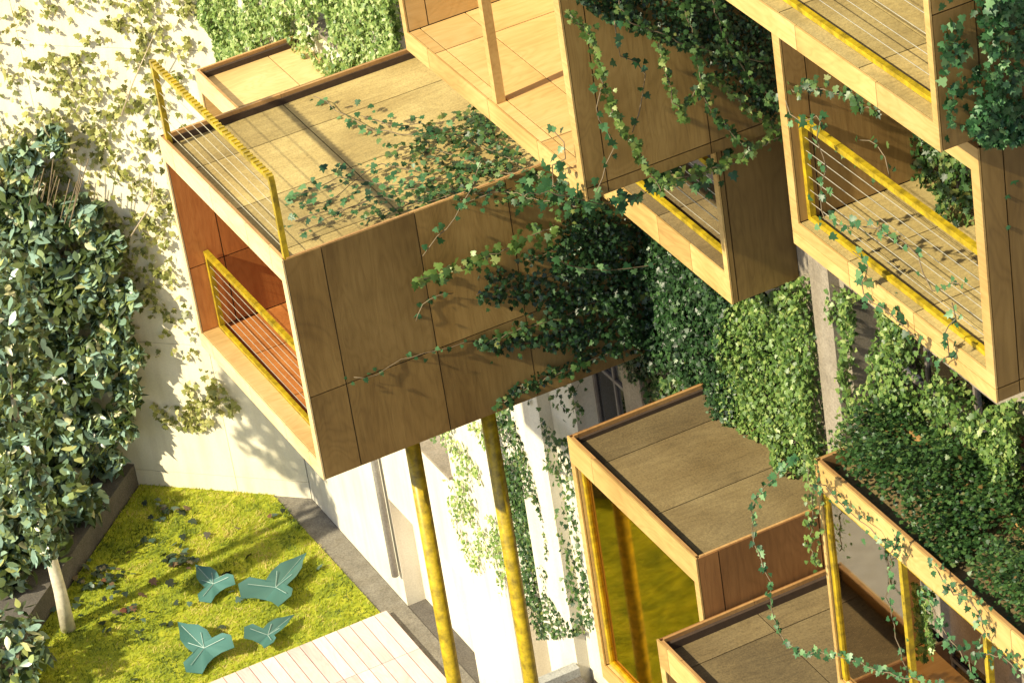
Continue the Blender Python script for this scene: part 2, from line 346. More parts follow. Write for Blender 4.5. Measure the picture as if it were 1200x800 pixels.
# ------------------------------------------------------------------ ground
g = MB(); g.quad([(-300, -300, 0), (300, -300, 0), (300, 300, 0), (-300, 300, 0)], .5); struct('ground', g, M['asphalt'])
g = MB(); g.prism([(-15.62, -2.10), (-4.0, -13.9), (-30, -40), (-44, -30.6)], -.2, .42); struct('paved_terrace', g, M['asphalt'])
LAWN = [(-15.62, -2.05), (-13.98, -.47), (-10.08, -.42), (-10.02, -8.0), (-9.9, -7.9)]
g = MB(); g.prism([(-15.60, -2.08), (-13.98, -.47), (-10.05, -.42), (-10.05, -3.5), (2, -3.5), (2, -7.7), (-10.08, -7.7)], -.1, .03)
m, nt_, N, L, P_ = newmat('mossy lawn'); tc = N.new('ShaderNodeTexCoord')
n1 = N.new('ShaderNodeTexNoise'); n1.inputs['Scale'].default_value = 2.2; n1.inputs['Detail'].default_value = 8; n1.inputs['Roughness'].default_value = .75; L.new(tc.outputs['Object'], n1.inputs[0])
r = ramp(N, [(.3, (.08, .12, .008)), (.48, (.24, .28, .012)), (.62, (.38, .39, .02)), (.75, (.46, .36, .10))]); L.new(n1.outputs['Fac'], r.inputs[0]); L.new(r.outputs[0], P_.inputs['Base Color']); P_.inputs['Roughness'].default_value = .9
M['lawn'] = m
struct('lawn', g, m)
g = MB(); g.prism([(-13.98, -.46), (-13.53, -.01), (-3.5, -.01), (-3.5, -.42), (-10.1, -.415)], -.1, .012); struct('gravel_path', g, M['strip'])
g2 = MB(); g2.prism([(-10.0, -7.76), (60, -7.76), (60, -60), (41, -60)], -.1, .02); struct('paving', g2, M['concrete'])
# grass blades
n = 150000
q = np.stack([rng.uniform(-15.6, -5.0, n), rng.uniform(-11, -.45, n), np.full(n, .03)], 1)
q = q[inpoly(q[:, :2], [(-15.6, -2.08), (-13.98, -.47), (-10.07, -.42), (-10.07, -3.52), (-5, -3.52), (-5, -7.66), (-10.1, -7.66)])]
gt = np.clip(.5+(vnoise(q, 2.3)*.5+vnoise(q, 6)*.5-.5)*1.7+rng.normal(size=len(q))*.22, 0, 1)
GR = np.array([(-.12, 0), (.12, 0), (0, 1.)], float)
nn = np.tile((0.2, -.8, .5), (len(q), 1))
M['grass'] = leafmat('grass blades', [(0, (.045, .08, .008)), (.25, (.14, .20, .010)), (.5, (.27, .32, .013)), (.8, (.38, .41, .018)), (1, (.52, .44, .13))], rough=.6, trans=.3)
me = leaf_mesh('grass', q, nn, .062, GR, down=(0, 0, 1), spread=.6, fold=0, tones=gt); o = bpy.data.objects.new('grass', me); COL.objects.link(o); me.materials.append(M['grass'])
tag(o, 'short mossy yellow green grass of the small lawn by the cream wall', 'grass', kind='stuff')
# litter
lp = np.concatenate([np.array([at((rng.normal(cx_, sx_), rng.normal(cy_, sy_)), Z=.09) for _ in range(n_)]) for cx_, cy_, sx_, sy_, n_ in ((128, 678, 14, 10, 38), (205, 652, 10, 6, 22), (192, 600, 14, 6, 18), (200, 670, 70, 45, 60), (340, 600, 12, 8, 10), (150, 720, 20, 12, 16))])
lp = lp[inpoly(lp[:, :2], [(-15.5, -2.2), (-13.98, -.5), (-10.1, -.5), (-10.1, -7.6)])]
M['litter'] = leafmat('fallen leaf litter', [(0, (.012, .02, .010)), (.6, (.03, .05, .03)), (.8, (.07, .13, .10)), (.9, (.10, .025, .012)), (1, (.20, .18, .10))], trans=.05)
me = leaf_mesh('leaf_litter', lp, np.tile((0, 0, 1.), (len(lp), 1)), .13, IVY, down=(1, 0, 0), spread=.5, up=.6); o = bpy.data.objects.new('leaf_litter', me); COL.objects.link(o); me.materials.append(M['litter'])
tag(o, 'small dark and rusty fallen leaves strewn over the lawn', 'leaf litter', kind='stuff')
# plank deck
g = MB(); x0, x1 = -10.02, -3.62; k = 0; y = -.36
while y > -3.3:
    xs = [x0, x0+1.15, x0+2.9, x0+4.7, x1]
    for a, b in zip(xs[:-1], xs[1:]): g.box(a+.004, b-.004, y-.192, y, .03, .10)
    y -= .205; k += 1
g.box(x0+.02, x1-.02, -3.4, -.4, .01, .06, mi=1)
M['deckwood'] = plywood('pale pinkish deck planks', (.78, .60, .60), (.68, .50, .49), (.54, .37, .35), 'X', stain=.15, tonevar=.16)
top('wooden_deck', g, [M['deckwood'], M['core']], 'pale pink plank deck lying beside the small lawn', 'deck')

# ------------------------------------------------------------------ party wall
def pxf(u, v, z): return (PW0[0]+PWU[0]*u+PWN[0]*v, PW0[1]+PWU[1]*u+PWN[1]*v, z)
pw = empty('party_wall', tuple(PW0), 'tall cream rendered wall behind the tree, meeting the facade at a corner', 'wall')
g = MB()
us = [0.01, 1.25, 3.3, 5.4, 7.5, 9.6, 12, 15, 18, 22, 26, 32]; zs = [0, .32, 2.75, 5.3, 7.9, 10.5, 13.1, 16, 19, 22]
for a, b in zip(us[:-1], us[1:]):
    for c, d in zip(zs[:-1], zs[1:]): g.box(a+.004, b-.004, -.05, 0, c+.004, d-.004, xf=pxf, tone=.5)
kid('wall_panel', g.mesh('wall_panel'), M['party'], pw)
kid('wall_core', MB().box(.0, 32, -.4, -.055, 0, 22, xf=pxf).mesh('wall_core'), M['frame'], pw)

# ------------------------------------------------------------------ facade building
bd = empty('apartment_building', (3, 0, 0), 'old rendered apartment building overgrown with ivy, carrying the plywood boxes', 'building')
X0, X1, Z0, Z1 = -13.52, 26, 0, 30
openings = [(-10.05, -7.62, 0, 1.95, .3, 'entry'), (-5.95, -4.5, 0, 2.93, .55, 'entry'),
            (-8.9, -7.32, 3.81, 5.6, .35, 'win'), (-2.75, -.95, 6.6, 8.75, .35, 'win'), (-2.75, -.95, 3.6, 5.7, .35, 'win')]
for xa, xb in ((4.45, 8.0), (8.75, 12.3), (13.0, 16.5)):
    for za in (4.2, 7.1, 10.0, 13.1, 15.8, 18.7, 21.6): openings.append((xa, xb, za, za+1.95 if za != 10.0 else za+2.65, .4, 'win'))
for xa, xb in ((-11.7, -10.4), (-9.6, -8.2), (-6.6, -4.8), (-2.75, -.95), (-.1, 3.4)):
    for za in (9.9, 12.9, 15.8, 18.7, 21.6): openings.append((xa, xb, za, za+1.8, .35, 'win'))
xs = sorted({X0, X1, *[o[0] for o in openings], *[o[1] for o in openings]}); zs = sorted({Z0, Z1, *[o[2] for o in openings], *[o[3] for o in openings]})
g = MB()
for a, b in zip(xs[:-1], xs[1:]):
    for c, d in zip(zs[:-1], zs[1:]):
        mx, mz = (a+b)/2, (c+d)/2
        if any(o[0] < mx < o[1] and o[2] < mz < o[3] for o in openings): continue
        g.quad([(a, 0, c), (b, 0, c), (b, 0, d), (a, 0, d)], .5, mi=1 if a >= -.9 else 0)
for (a, b, c, d, dp, kd) in openings:
    mi = 1 if a >= -.9 else 0
    g.quad([(a, 0, c), (a, 0, d), (a, dp, d), (a, dp, c)], .5, mi); g.quad([(b, 0, c), (b, dp, c), (b, dp, d), (b, 0, d)], .5, mi)
    g.quad([(a, 0, d), (b, 0, d), (b, dp, d), (a, dp, d)], .5, mi)
    if c > 0: g.quad([(a, 0, c), (a, dp, c), (b, dp, c), (b, 0, c)], .5, mi)
    if kd == 'entry': g.quad([(a, dp, c), (b, dp, c), (b, dp, d), (a, dp, d)], .5, mi)
g.quad([(X1, 0, 0), (X1, 10, 0), (X1, 10, Z1), (X1, 0, Z1)], .5, 1); g.quad([(X0, 0, Z1), (X1, 0, Z1), (X1, 10, Z1), (X0, 10, Z1)], .5, 1)
g.quad([(X0, .9, 0), (X1, .9, 0), (X1, .9, Z1), (X0, .9, Z1)], .5, 2)
kid('wall', g.mesh('wall'), [M['wall'], M['pier'], M['dark']], bd)
for (a, b, zb, zt, dp, mt) in ((-12.25, -11.9, 7.2, 29, .12, 'wall'), (-7.6, -7.05, 5.9, 29, .14, 'wall'), (-4.42, -3.5, 0, 29, .17, 'wall'), (-.86, -.38, 3, 29, .17, 'pier'),
                          (3.97, 4.36, 0, 29, .12, 'pier'), (8.1, 8.6, 0, 29, .2, 'pier'), (12.35, 12.9, 0, 29, .2, 'pier')):
    kid('pilaster', MB().box(a, b, -dp, -.002, zb, zt, .5).mesh('pilaster'), M[mt], bd)
for (a, b, c, d, dp, kd) in openings:
    if kd != 'win': continue
    f = MB(); t = .05; yy = dp-.06
    f.box(a, a+t, yy, dp, c, d); f.box(b-t, b, yy, dp, c, d); f.box(a+t, b-t, yy, dp, c, c+t); f.box(a+t, b-t, yy, dp, d-t, d)
    f.box(a+t, b-t, yy+.005, dp, c+(d-c)*.62, c+(d-c)*.62+.05)
    nm = max(1, int((b-a)/.9))
    for i in range(1, nm+1):
        x = a+(b-a)*i/(nm+1); f.box(x-.02, x+.02, yy+.008, dp-.005, c+t, d-t)
    wn = kid('window', f.mesh('window'), M['frame'], bd)
    kid('pane', MB().box(a+t, b-t, dp-.03, dp-.02, c+t, d-t).mesh('pane'), M['pane'], wn)
    kid('sill', MB().box(a-.03, b+.03, -.06, dp-.065, c+.002, c+.05).mesh('sill'), M['pier'], wn)
# rain pipe
pa = at((463, 674), Y=-.09)
dpipe = top('rain_pipe', MB().tube([(pa[0], -.09, pa[2]), (pa[0], -.09, 5.6), (pa[0], -.09, 9)], .055, 12), M['concrete'], 'pale grey rain pipe running down the cream facade near the corner', 'pipe', smooth=True)
# porch
pr = empty('entrance_porch', (-1, -1, 0), 'low flat porch roof with a speckled pale kerb below the amber glass box', 'porch')
kid('roof', MB().box(-3.4, 3.4, -3.4, -.2, 2.6, 2.92, .5).mesh('roof'), M['asphalt'], pr)
kid('kerb', MB().box(-3.55, -3.4, -3.5, -.19, 2.5, 3.05, .5).mesh('kerb'), M['concrete'], pr)
kid('wall', MB().box(-3.3, 3.3, -3.3, -.25, 0, 2.6, .5).mesh('wall'), M['wall'], pr)

# ------------------------------------------------------------------ boxes
GAP = .007
def cuts(a, b, cs): return [a]+[c for c in sorted(cs) if a < c < b]+[b]
def pan(g, axis, pos, th, U, V):
    """panels with open joints; axis is the normal, pos the outer face, th signed thickness inward"""
    for u0, u1 in zip(U[:-1], U[1:]):
        for v0, v1 in zip(V[:-1], V[1:]):
            a, b, c, d = u0+GAP, u1-GAP, v0+GAP, v1-GAP
            if axis == 'X': g.box(pos, pos+th, a, b, c, d)
            elif axis == 'Y': g.box(a, b, pos, pos+th, c, d)
            else: g.box(a, b, c, d, pos, pos+th)
def railing(parent, xa, xb, y, zb, h, ncab=6, shadow_ribs=False, label=None):
    e = MB().box(xa, xb, y-.025, y+.025, zb, zb+.05, .5).mesh('railing')
    r_ = kid('railing', e, M['yellow'], parent)
    if label: r_['label'] = label
    g = MB().box(xa, xb, y-.03, y+.03, zb+h-.06, zb+h, .5)
    if shadow_ribs:
        x = xa+.04
        while x < xb-.03: g.box(x, x+.035, y-.034, y+.034, zb+h-.012, zb+h+.012, .2); x += .085  # raised bars imitate the dashed shadows along the top rail
    kid('top_rail', g.mesh('top_rail'), M['yellow'], r_)
    for x in (xa, xb-.055): kid('post', MB().box(x, x+.055, y-.026, y+.034, zb+.052, zb+h-.062, .5).mesh('post'), M['yellow'], r_)
    for i in range(ncab):
        z = zb+.05+(h-.11)*(i+1)/(ncab+1)
        kid('cable', MB().tube([(xa+.055, y, z), (xb-.055, y, z)], .0038, 5).mesh('cable'), M['cable'], r_)
    return r_
def box(label, x0, x1, y0, y1, z0, z1, t=.11, fl=.26, rf=.3, side='ply_side', front='ply_front', roof='ply_roof', inner='ply_lining', floor='ply_floor',
        sy=(), sz=(), rx=(), ry=(), fx=(), flx=(), fly=(), par=.13, jl=None, group='plywood balcony boxes hanging on the facade', back=False, split=False):
    b = empty('balcony_box', ((x0+x1)/2, y0, z0), label, 'balcony box', group)
    jl = jl or t; P = .015
    # floor
    g = MB(); g.box(x0+t, x1-t, y0+.03, y1, z0+P+.001, z0+fl-P-.001, mi=1)
    pan(g, 'Z', z0+fl, -P, cuts(x0+jl, x1-t, flx), cuts(y0+.022, y1, fly)); kid('floor', g.mesh('floor'), [M[floor], M['core']], b)
    g = MB(); pan(g, 'Z', z0, P, cuts(x0, x1, rx), cuts(y0+.022, y1, ry)); kid('soffit', g.mesh('soffit'), M[side], b)
    # walls
    for sgn, xo, tt in ((-1, x0, jl), (1, x1, t)):
        g = MB(); xi = xo-sgn*tt
        a_, b_ = sorted((xo-sgn*(P+.001), xi+sgn*(P+.001))); g.box(a_, b_, y0+.03, y1, z0+P+.002, z1-.05, mi=1)
        pan(g, 'X', xo, -sgn*P, cuts(y0+.022, y1, sy), cuts(z0, z1, sz)); w_ = kid('side_wall', g.mesh('side_wall'), [M[side], M['core']], b)
        g = MB(); pan(g, 'X', xi, sgn*P, cuts(y0+.022, y1, sy), cuts(z0+fl+.001, z1-rf-.001, sz)); kid('wall_lining', g.mesh('wall_lining'), M[inner], w_)
    # roof
    zd = z1-par; g = MB(); g.box(x0+jl, x1-t, y0+.03, y1, z1-rf+P+.001, zd-P-.001, mi=1)
    pan(g, 'Z', zd, -P, cuts(x0+.05, x1-.05, rx), cuts(y0+.06, y1-(.05 if back else 0), ry)); rfo = kid('roof', g.mesh('roof'), [M[roof], M['core']], b)
    g = MB(); pan(g, 'Z', z1-rf, P, cuts(x0+jl, x1-t, ()), cuts(y0+.03, y1, ())); kid('ceiling', g.mesh('ceiling'), M[inner], rfo)
    g = MB()
    for xa, xb in ((x0+.017, x0+.048), (x1-.048, x1-.017)):
        for ya, yb in zip(cuts(y0+.06, y1, ry)[:-1], cuts(y0+.06, y1, ry)[1:]): g.box(xa, xb, ya+.003, yb-.003, zd-.012, z1-.002)
    F = cuts(x0+.05, x1-.05, rx)
    for xa, xb in zip(F[:-1], F[1:]): g.box(xa+.003, xb-.003, y0+.022, y0+.055, zd-.012, z1-.002)
    if back: g.box(x0+.05, x1-.05, y1-.05, y1, zd-.012, z1-.003)
    kid('parapet', g.mesh('parapet'), M['ply_parapet'], rfo)
    # front frame
    g = MB(); G2 = .004
    F = cuts(x0, x1, fx)
    for xa, xb in zip(F[:-1], F[1:]):
        a, c = xa+(G2 if xa != x0 else 0), xb-(G2 if xb != x1 else 0)
        g.box(a, c, y0, y0+.02, z1-rf, z1)
        if split: g.box(a, c, y0, y0+.02, z0, z0+fl*.5-.004); g.box(a, c, y0, y0+.02, z0+fl*.5+.004, z0+fl)
        else: g.box(a, c, y0, y0+.02, z0, z0+fl)
    g.box(x0, x0+jl, y0+.0005, y0+.02, z0+fl+.001, z1-rf-.001); g.box(x1-t, x1, y0+.0005, y0+.02, z0+fl+.001, z1-rf-.001)
    kid('fascia', g.mesh('fascia'), M[front], b)
    return b

# main box
MZ = 9.64; MT = 12.47
bm = box('large box with orange lining and a second railing on its roof, propped on yellow columns', -3.5, 0, -4.27, 0, MZ, MT, front='ply_front_lit', t=.115, jl=.08, fl=.2, rf=.3, roof='ply_roof', inner='ply_orange', floor='ply_orange',
    sy=(-3.81, -2.70, -1.6, -.5), sz=(10.72,), rx=(-2.73, -1.57, -.42), ry=(-2.75, -.6), fx=(-3.1, -2.0, -1.0, -.35), flx=(-2.6, -1.5), fly=(-4.0, -2.7, -1.4))
railing(bm, -3.40, -.13, -4.02, MZ+.205, 1.05, 6, label='lower yellow railing across the opening')
railing(bm, -3.38, -.03, -4.20, MT-.12, 1.12, 5, shadow_ribs=True, label='upper yellow railing standing on the roof edge')
kid('sill_board', MB().box(-3.41, -.12, -4.245, -4.05, MZ+.2005, MZ+.215, .4).mesh('sill_board'), M['ply_floor'], bm)
kid('back_wall', MB().box(-3.4, -.12, -.12, -.02, MZ+.21, MT-.31, .5).mesh('back_wall'), M['ply_orange'], bm)
# small far box
bs = box('small pale box behind the large propped box, its deck fresh and empty', -10.15, -6.6, -1.58, 0, 6.9, 9.58, roof='ply_pale', front='ply_front_lit', side='ply_pale', inner='ply_floor', rx=(-9.0, -7.8), ry=(-.55,), fx=(-8.8,), par=.13)
railing(bs, -10.0, -6.75, -1.4, 7.17, 1.05, 5)
# upper middle box
B2F = 14.30
b2 = box('big open box at the top centre with a timber mullion and honey floor', -.12, 3.94, -2.43, 0, B2F, 17.4, t=.12, jl=.1, fl=.24, rf=.28, floor='ply_floor', inner='ply_floor',
    sy=(-2.18, -1.03, -.05), sz=(14.43,), rx=(1.3, 2.6), fx=(.45, 1.85, 2.95), flx=(.6, 3.0), fly=(-2.28, -1.75, -.62))
kid('mullion', MB().box(1.93, 2.02, -2.40, -2.30, B2F+.245, 17.1, .5).mesh('mullion'), M['ply_front'], b2)
kid('back_wall', MB().box(0, 3.8, -.12, -.02, B2F+.25, 17.1, .5).mesh('back_wall'), M['ply_floor'], b2)
# middle small railed box under it
q3 = at((858, 357), Y=-.80); l3 = at((722, 229), Y=-.80)
b3 = box('shallow railed box tucked under the big open box', l3[0]-.35, q3[0], -.80, .0, q3[2], 14.2, t=.09, fl=.34, rf=.2, floor='ply_roof_shaded', inner='ply_lining', sy=(-.72,), sz=(), fx=(2.0, 2.7), flx=(2.0,))
railing(b3, l3[0]-.2, q3[0]-.1, -.62, q3[2]+.35, 1.05, 5)
# box 5
q5 = at((1168, 474), Y=-1.42); l5 = at((930, 283), Y=-1.42); Z5 = (q5[2]+l5[2])/2
b5 = box('right hand railed box with leaf shadows on its deck', l5[0], q5[0], -1.42, 0, Z5, 17.0, t=.13, fl=.27, rf=.25, floor='ply_roof', inner='ply_lining', sy=(-1.18,), sz=(Z5+.135,), fx=(7.2, 8.3), flx=(7.2, 8.3), fly=(-1.1, -.5), split=True)
railing(b5, l5[0]+.13, q5[0]-.13, -1.29, Z5+.275, 1.08, 6)
# box 6
b6 = box('topmost right box with thick ivy on its side', 6.3, 9.86, -1.92, .0, 17.27, 19.9, t=.08, fl=.24, rf=.3, floor='ply_roof', inner='ply_lining', sy=(-1.5, -.6), sz=(18.5,), fx=(7.6, 8.9), flx=(7.3, 8.6), fly=(-1.2, -.6))
railing(b6, 6.38, 9.78, -1.74, 17.515, 1.05, 4)
# box 4 amber glass
b4 = box('box closed by an amber glass front, its dusty shade-toned deck bare', 1.16, 4.04, -1.82, 0, 6.5, 9.82, t=.10, fl=.22, rf=.34, roof='ply_roof_shaded', side='ply_red', inner='ply_floor', floor='ply_floor',
    sy=(-1.55, -.35), rx=(1.75, 2.95), ry=(-1.7,), fx=(1.72,), par=.1)
fr = MB(); fr.box(1.265, 1.32, -1.76, -1.70, 6.73, 9.475, .4); fr.box(3.88, 3.935, -1.76, -1.70, 6.73, 9.475, .4); fr.box(1.32, 3.88, -1.76, -1.70, 9.41, 9.475, .4); fr.box(1.32, 3.88, -1.76, -1.70, 6.725, 6.78, .4)
fr4 = kid('glazing_frame', fr.mesh('glazing_frame'), M['yellow'], b4); kid('glass_pane', MB().box(1.32, 3.88, -1.735, -1.725, 6.78, 9.41).mesh('glass_pane'), M['gold'], fr4)
kid('back_wall', MB().box(1.27, 3.93, -.1, -.02, 6.73, 9.47, .5).mesh('back_wall'), M['ply_red'], b4)
# H low box
bh = box('low box at the bottom edge between the amber glass box and the planted one', 4.08, 5.93, -2.40, 0, 6.4, 9.08, t=.11, fl=.24, rf=.34, roof='ply_roof_shaded', side='ply_red', inner='ply_lining', rx=(4.55,), ry=(-1.25,), fx=(4.3, 5.4), par=.14)
# G planted box
GT = 11.93; GF = 9.27
bg_ = box('box with glass front and a green planted roof', 5.98, 10.6, -1.34, -.32, GF-.25, GT, t=.09, jl=.05, fl=.25, rf=.34, roof='ply_roof_shaded', side='ply_side', inner='ply_floor', floor='ply_floor', fx=(7.62, 9.4), sy=(), rx=(7.5,), par=.16, back=True)
fr = MB(); y_ = -1.28
for xa in (6.035, 7.40, 8.85, 10.45): fr.box(xa, xa+.06, y_-.03, y_+.03, GF+.003, GT-.345, .4)
fr.box(6.1, 10.45, y_-.028, y_+.028, GT-.40, GT-.345, .4)
fr5 = kid('glazing_frame', fr.mesh('glazing_frame'), M['yellow'], bg_); kid('glass_pane', MB().box(6.1, 7.40, y_-.005, y_+.005, GF+.005, GT-.4).mesh('glass_pane'), M['bronze'], fr5)

# columns
for lb, px, Y, top_px in (('thinner yellow column further out under the large box', (484, 527), -2.95, 0), ('thicker yellow column nearer the facade under the large box', (572, 489), -2.0, 0)):
    p = at(px, Y=Y); x = p[0]; c = empty('support_column', (x, Y, 0), lb, 'column', 'yellow columns under the large box')
    kid('shaft', MB().tube([(x, Y, .02), (x, Y, 4.8), (x, Y, MZ-.012)], .088, 20).mesh('shaft', True), M['yellow'], c)
    kid('top_plate', MB().box(x-.15, x+.15, Y-.15, Y+.15, MZ-.011, MZ-.001).mesh('top_plate'), M['yellow'], c)
    kid('base_plate', MB().box(x-.16, x+.16, Y-.16, Y+.16, .004, .02).mesh('base_plate'), M['yellow'], c)

# ------------------------------------------------------------------ ivy
FY = dict(Y=-.02)
ivy('sunlit ivy mat on the facade left of the bare concrete pier', [(868, 352), (925, 335), (955, 318), (968, 400), (975, 520), (1005, 600), (960, 560), (880, 520), (862, 440)], FY, 1400, .062, M['ivy_bright'], .3)
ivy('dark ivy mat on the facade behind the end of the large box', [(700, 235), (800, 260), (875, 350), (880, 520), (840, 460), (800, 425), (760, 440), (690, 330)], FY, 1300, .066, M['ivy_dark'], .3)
ivy('ivy trailing under the large box onto the window wall', [(742, 412), (800, 400), (850, 440), (800, 465), (770, 470), (755, 460)], FY, 450, .08, M['ivy'], .15, .35)
ivy('bright ivy on the facade above the small pale box', [(236, -10), (475, -10), (480, 75), (390, 95), (350, 55), (240, 88)], FY, 1300, .08, M['ivy_pale'], .25, .33, .9)
ivy('ivy column between the white wall and the pale pilaster', [(578, 480), (612, 470), (640, 560), (655, 640), (652, 690), (690, 740), (640, 745), (612, 640), (592, 560)], FY, 1100, .065, M['ivy'], .25, .30, 1.6)
ivy('sparse pale ivy on the white wall between the yellow columns', [(505, 505), (570, 490), (600, 620), (590, 720), (560, 690), (535, 620)], FY, 400, .06, M['ivy_pale'], .05, .49, 2.2)
ivy('leaves creeping on the pale pilaster beside the amber glass box', [(620, 470), (690, 440), (690, 500), (672, 560), (680, 620), (700, 740), (665, 735), (655, 600)], dict(Y=-.18), 230, .07, M['ivy'], .04, .47, 2.5)
ivy('broken ivy curtain over the dark windows at the right', [[(1045, 340), (1080, 380), (1130, 430), (1170, 480), (1210, 480), (1210, 660), (1165, 600), (1100, 540), (1060, 520), (1003, 560), (1030, 480)], [(978, 330), (1015, 345), (1008, 400), (1012, 470), (1008, 540), (998, 540), (990, 420)]], FY, 1300, .068, M['ivy_bright'], .38, .48, 1.9)
ivy('bright ivy mass at the right edge beside the planted box', [(1150, 480), (1210, 460), (1210, 700), (1165, 600), (1160, 540)], FY, 1200, .068, M['ivy_bright'], .3, .35)
ivy('ivy seen through the railed right hand box', [(1000, 100), (1160, 100), (1160, 320), (1100, 285), (1035, 240)], dict(Y=-.02), 700, .08, M['ivy'], .35, .3)
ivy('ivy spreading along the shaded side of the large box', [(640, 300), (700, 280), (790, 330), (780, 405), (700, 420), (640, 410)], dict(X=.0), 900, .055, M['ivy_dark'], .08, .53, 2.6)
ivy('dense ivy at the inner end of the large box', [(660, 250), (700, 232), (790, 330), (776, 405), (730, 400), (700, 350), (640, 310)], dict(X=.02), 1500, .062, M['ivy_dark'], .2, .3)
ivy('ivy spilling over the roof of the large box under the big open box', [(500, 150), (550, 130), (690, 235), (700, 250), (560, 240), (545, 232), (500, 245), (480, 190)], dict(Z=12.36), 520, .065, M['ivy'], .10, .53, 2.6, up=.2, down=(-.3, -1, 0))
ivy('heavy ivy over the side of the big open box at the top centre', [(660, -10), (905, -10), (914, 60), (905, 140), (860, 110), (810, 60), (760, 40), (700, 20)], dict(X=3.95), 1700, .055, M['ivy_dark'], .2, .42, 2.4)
ivy('thick teal ivy on the side of the topmost right box', [(1135, -10), (1210, -10), (1210, 160), (1150, 168), (1125, 150), (1140, 80)], dict(X=9.87), 1500, .085, M['ivy_teal'], .2, .30)
ivy('ivy fringe on the side of the topmost right box', [(1098, -10), (1150, -10), (1135, 165), (1102, 172)], dict(X=9.87), 600, .075, M['ivy_teal'], .06, .52, 2.8)
ivy('shaded ivy beside the shallow railed box', [(880, 170), (915, 60), (932, 200), (930, 340), (900, 335), (885, 250)], dict(X=3.3), 600, .08, M['ivy'], .15, .42)
ivy('low planting covering the roof of the glass fronted box', [(962, 540), (1060, 480), (1110, 520), (1260, 655), (1260, 800), (1075, 640)], dict(Z=GT-.15), 3000, .052, M['roofplants'], .55, .30, 1.7, name='roof_planting', down=(.3, -.3, .2), cat='planting')
ivy('yellow green leaves hanging inside the glass fronted box', [(1072, 680), (1100, 690), (1098, 770), (1080, 775)], dict(Y=-1.05), 700, .07, M['ivy_bright'], .12, .2)
# party wall ivy
ivy('thin sprinkle of olive leaves all over the upper cream wall', [(-10, -10), (235, -10), (240, 100), (205, 300), (240, 420), (150, 420), (-10, 240)], dict(P=1), 28, .10, M['ivy_olive'], .1, .2, 1.5, spread=.9)
ivy('olive ivy scattered over the tall cream wall', [(-10, -10), (235, -10), (205, 160), (205, 300), (240, 410), (140, 330), (-10, 240)], dict(P=1), 250, .095, M['ivy_olive'], .12, .53, 3.0, spread=.8)
ivy('olive ivy clump at the foot of the cream wall', [(190, 480), (240, 425), (285, 475), (240, 505), (185, 500), (180, 470)], dict(P=1), 330, .10, M['ivy_olive'], .14, .49, 3.6, spread=.9)

# vines
VG = 'loose ivy vines hanging from the boxes'
def V(label, px, plane, **k): return vine(label, px, plane, **k)
V('bright thick vine drooping over the side of the large box', [(648, 262), (625, 272), (600, 285), (570, 298), (540, 312), (500, 322), (482, 326)], dict(X=.12), size=.11, mat='ivy_bright', spacing=.04, dens=2, wide=.05)
V('thin vine strung from the dark ivy to the shallow railed box', [(640, 295), (665, 310), (700, 314), (745, 313), (775, 303), (795, 297)], dict(X=.35), size=.12, mat='ivy_teal', spacing=.14, wide=.015)
V('faint vine low on the side of the large box', [(412, 442), (440, 438), (470, 420), (505, 410), (560, 398)], dict(X=.01), off=.015, size=.07, spacing=.08, wide=.03)
V('short vine curling beside the middle seam of the large box', [(485, 375), (497, 352), (515, 345), (530, 340)], dict(X=.01), off=.015, size=.07, spacing=.05)
V('vine creeping along the bottom edge of the large box', [(735, 400), (690, 418), (650, 435), (610, 455), (585, 470)], dict(X=.02), size=.08, spacing=.045, dens=2, mat='ivy', wide=.04)
V('vine crossing the middle of the dark side ivy', [(760, 345), (700, 350), (650, 372), (600, 385), (565, 402)], dict(X=.03), size=.08, spacing=.04, dens=3, mat='ivy', wide=.05)
V('upper vine on the far half of the large box roof', [(372, 118), (395, 132), (430, 155), (470, 160), (520, 165), (575, 150)], dict(Z=12.36), size=.10, spacing=.10, dens=1, wide=.04)
V('long vine running across the large box roof', [(338, 238), (380, 222), (410, 213), (460, 222), (520, 212), (570, 205), (620, 215)], dict(Z=12.36), size=.11, spacing=.07, dens=2, wide=.07)
V('vine at the near edge of the large box roof', [(345, 262), (370, 252), (410, 250), (440, 236), (480, 240), (540, 226)], dict(Z=12.36), size=.10, spacing=.10, dens=1, wide=.06)
V('vine spilling from the roof over the near edge', [(560, 190), (550, 215), (535, 245), (520, 265), (500, 285), (492, 300)], dict(X=.06), size=.10, spacing=.07, dens=1, wide=.04)
V('dense yellow green vine slung down the side of the big open box', [(665, 15), (690, 45), (700, 85), (712, 120), (730, 155), (745, 180), (760, 200), (772, 222)], dict(X=4.12), size=.085, mat='ivy_bright', spacing=.03, dens=2, wide=.03)
V('second yellow green vine on the side of the big open box', [(760, 30), (775, 75), (785, 110), (800, 140)], dict(X=4.12), size=.08, mat='ivy_bright', spacing=.035, dens=2, wide=.025)
V('pale thin vine between the two thick ones', [(718, 20), (722, 60), (752, 75), (750, 110), (742, 140), (738, 160)], dict(X=4.05), size=.10, spacing=.10, wide=.03)
V('thin vine below the seam of the big open box', [(700, 100), (692, 125), (715, 160), (712, 190), (700, 215), (690, 235)], dict(X=4.05), size=.10, spacing=.09, wide=.04)
V('vine crossing the near corner of the big open box', [(652, 148), (665, 165), (668, 185), (650, 195), (655, 215), (680, 225)], dict(Y=-2.5), size=.11, spacing=.09, wide=.05)
V('cluster vine dangling under the big open box', [(610, 225), (640, 222), (670, 228), (700, 235), (735, 235), (770, 215), (800, 205), (850, 190)], dict(X=3.8), size=.12, mat='ivy_teal', spacing=.05, dens=2, wide=.10)
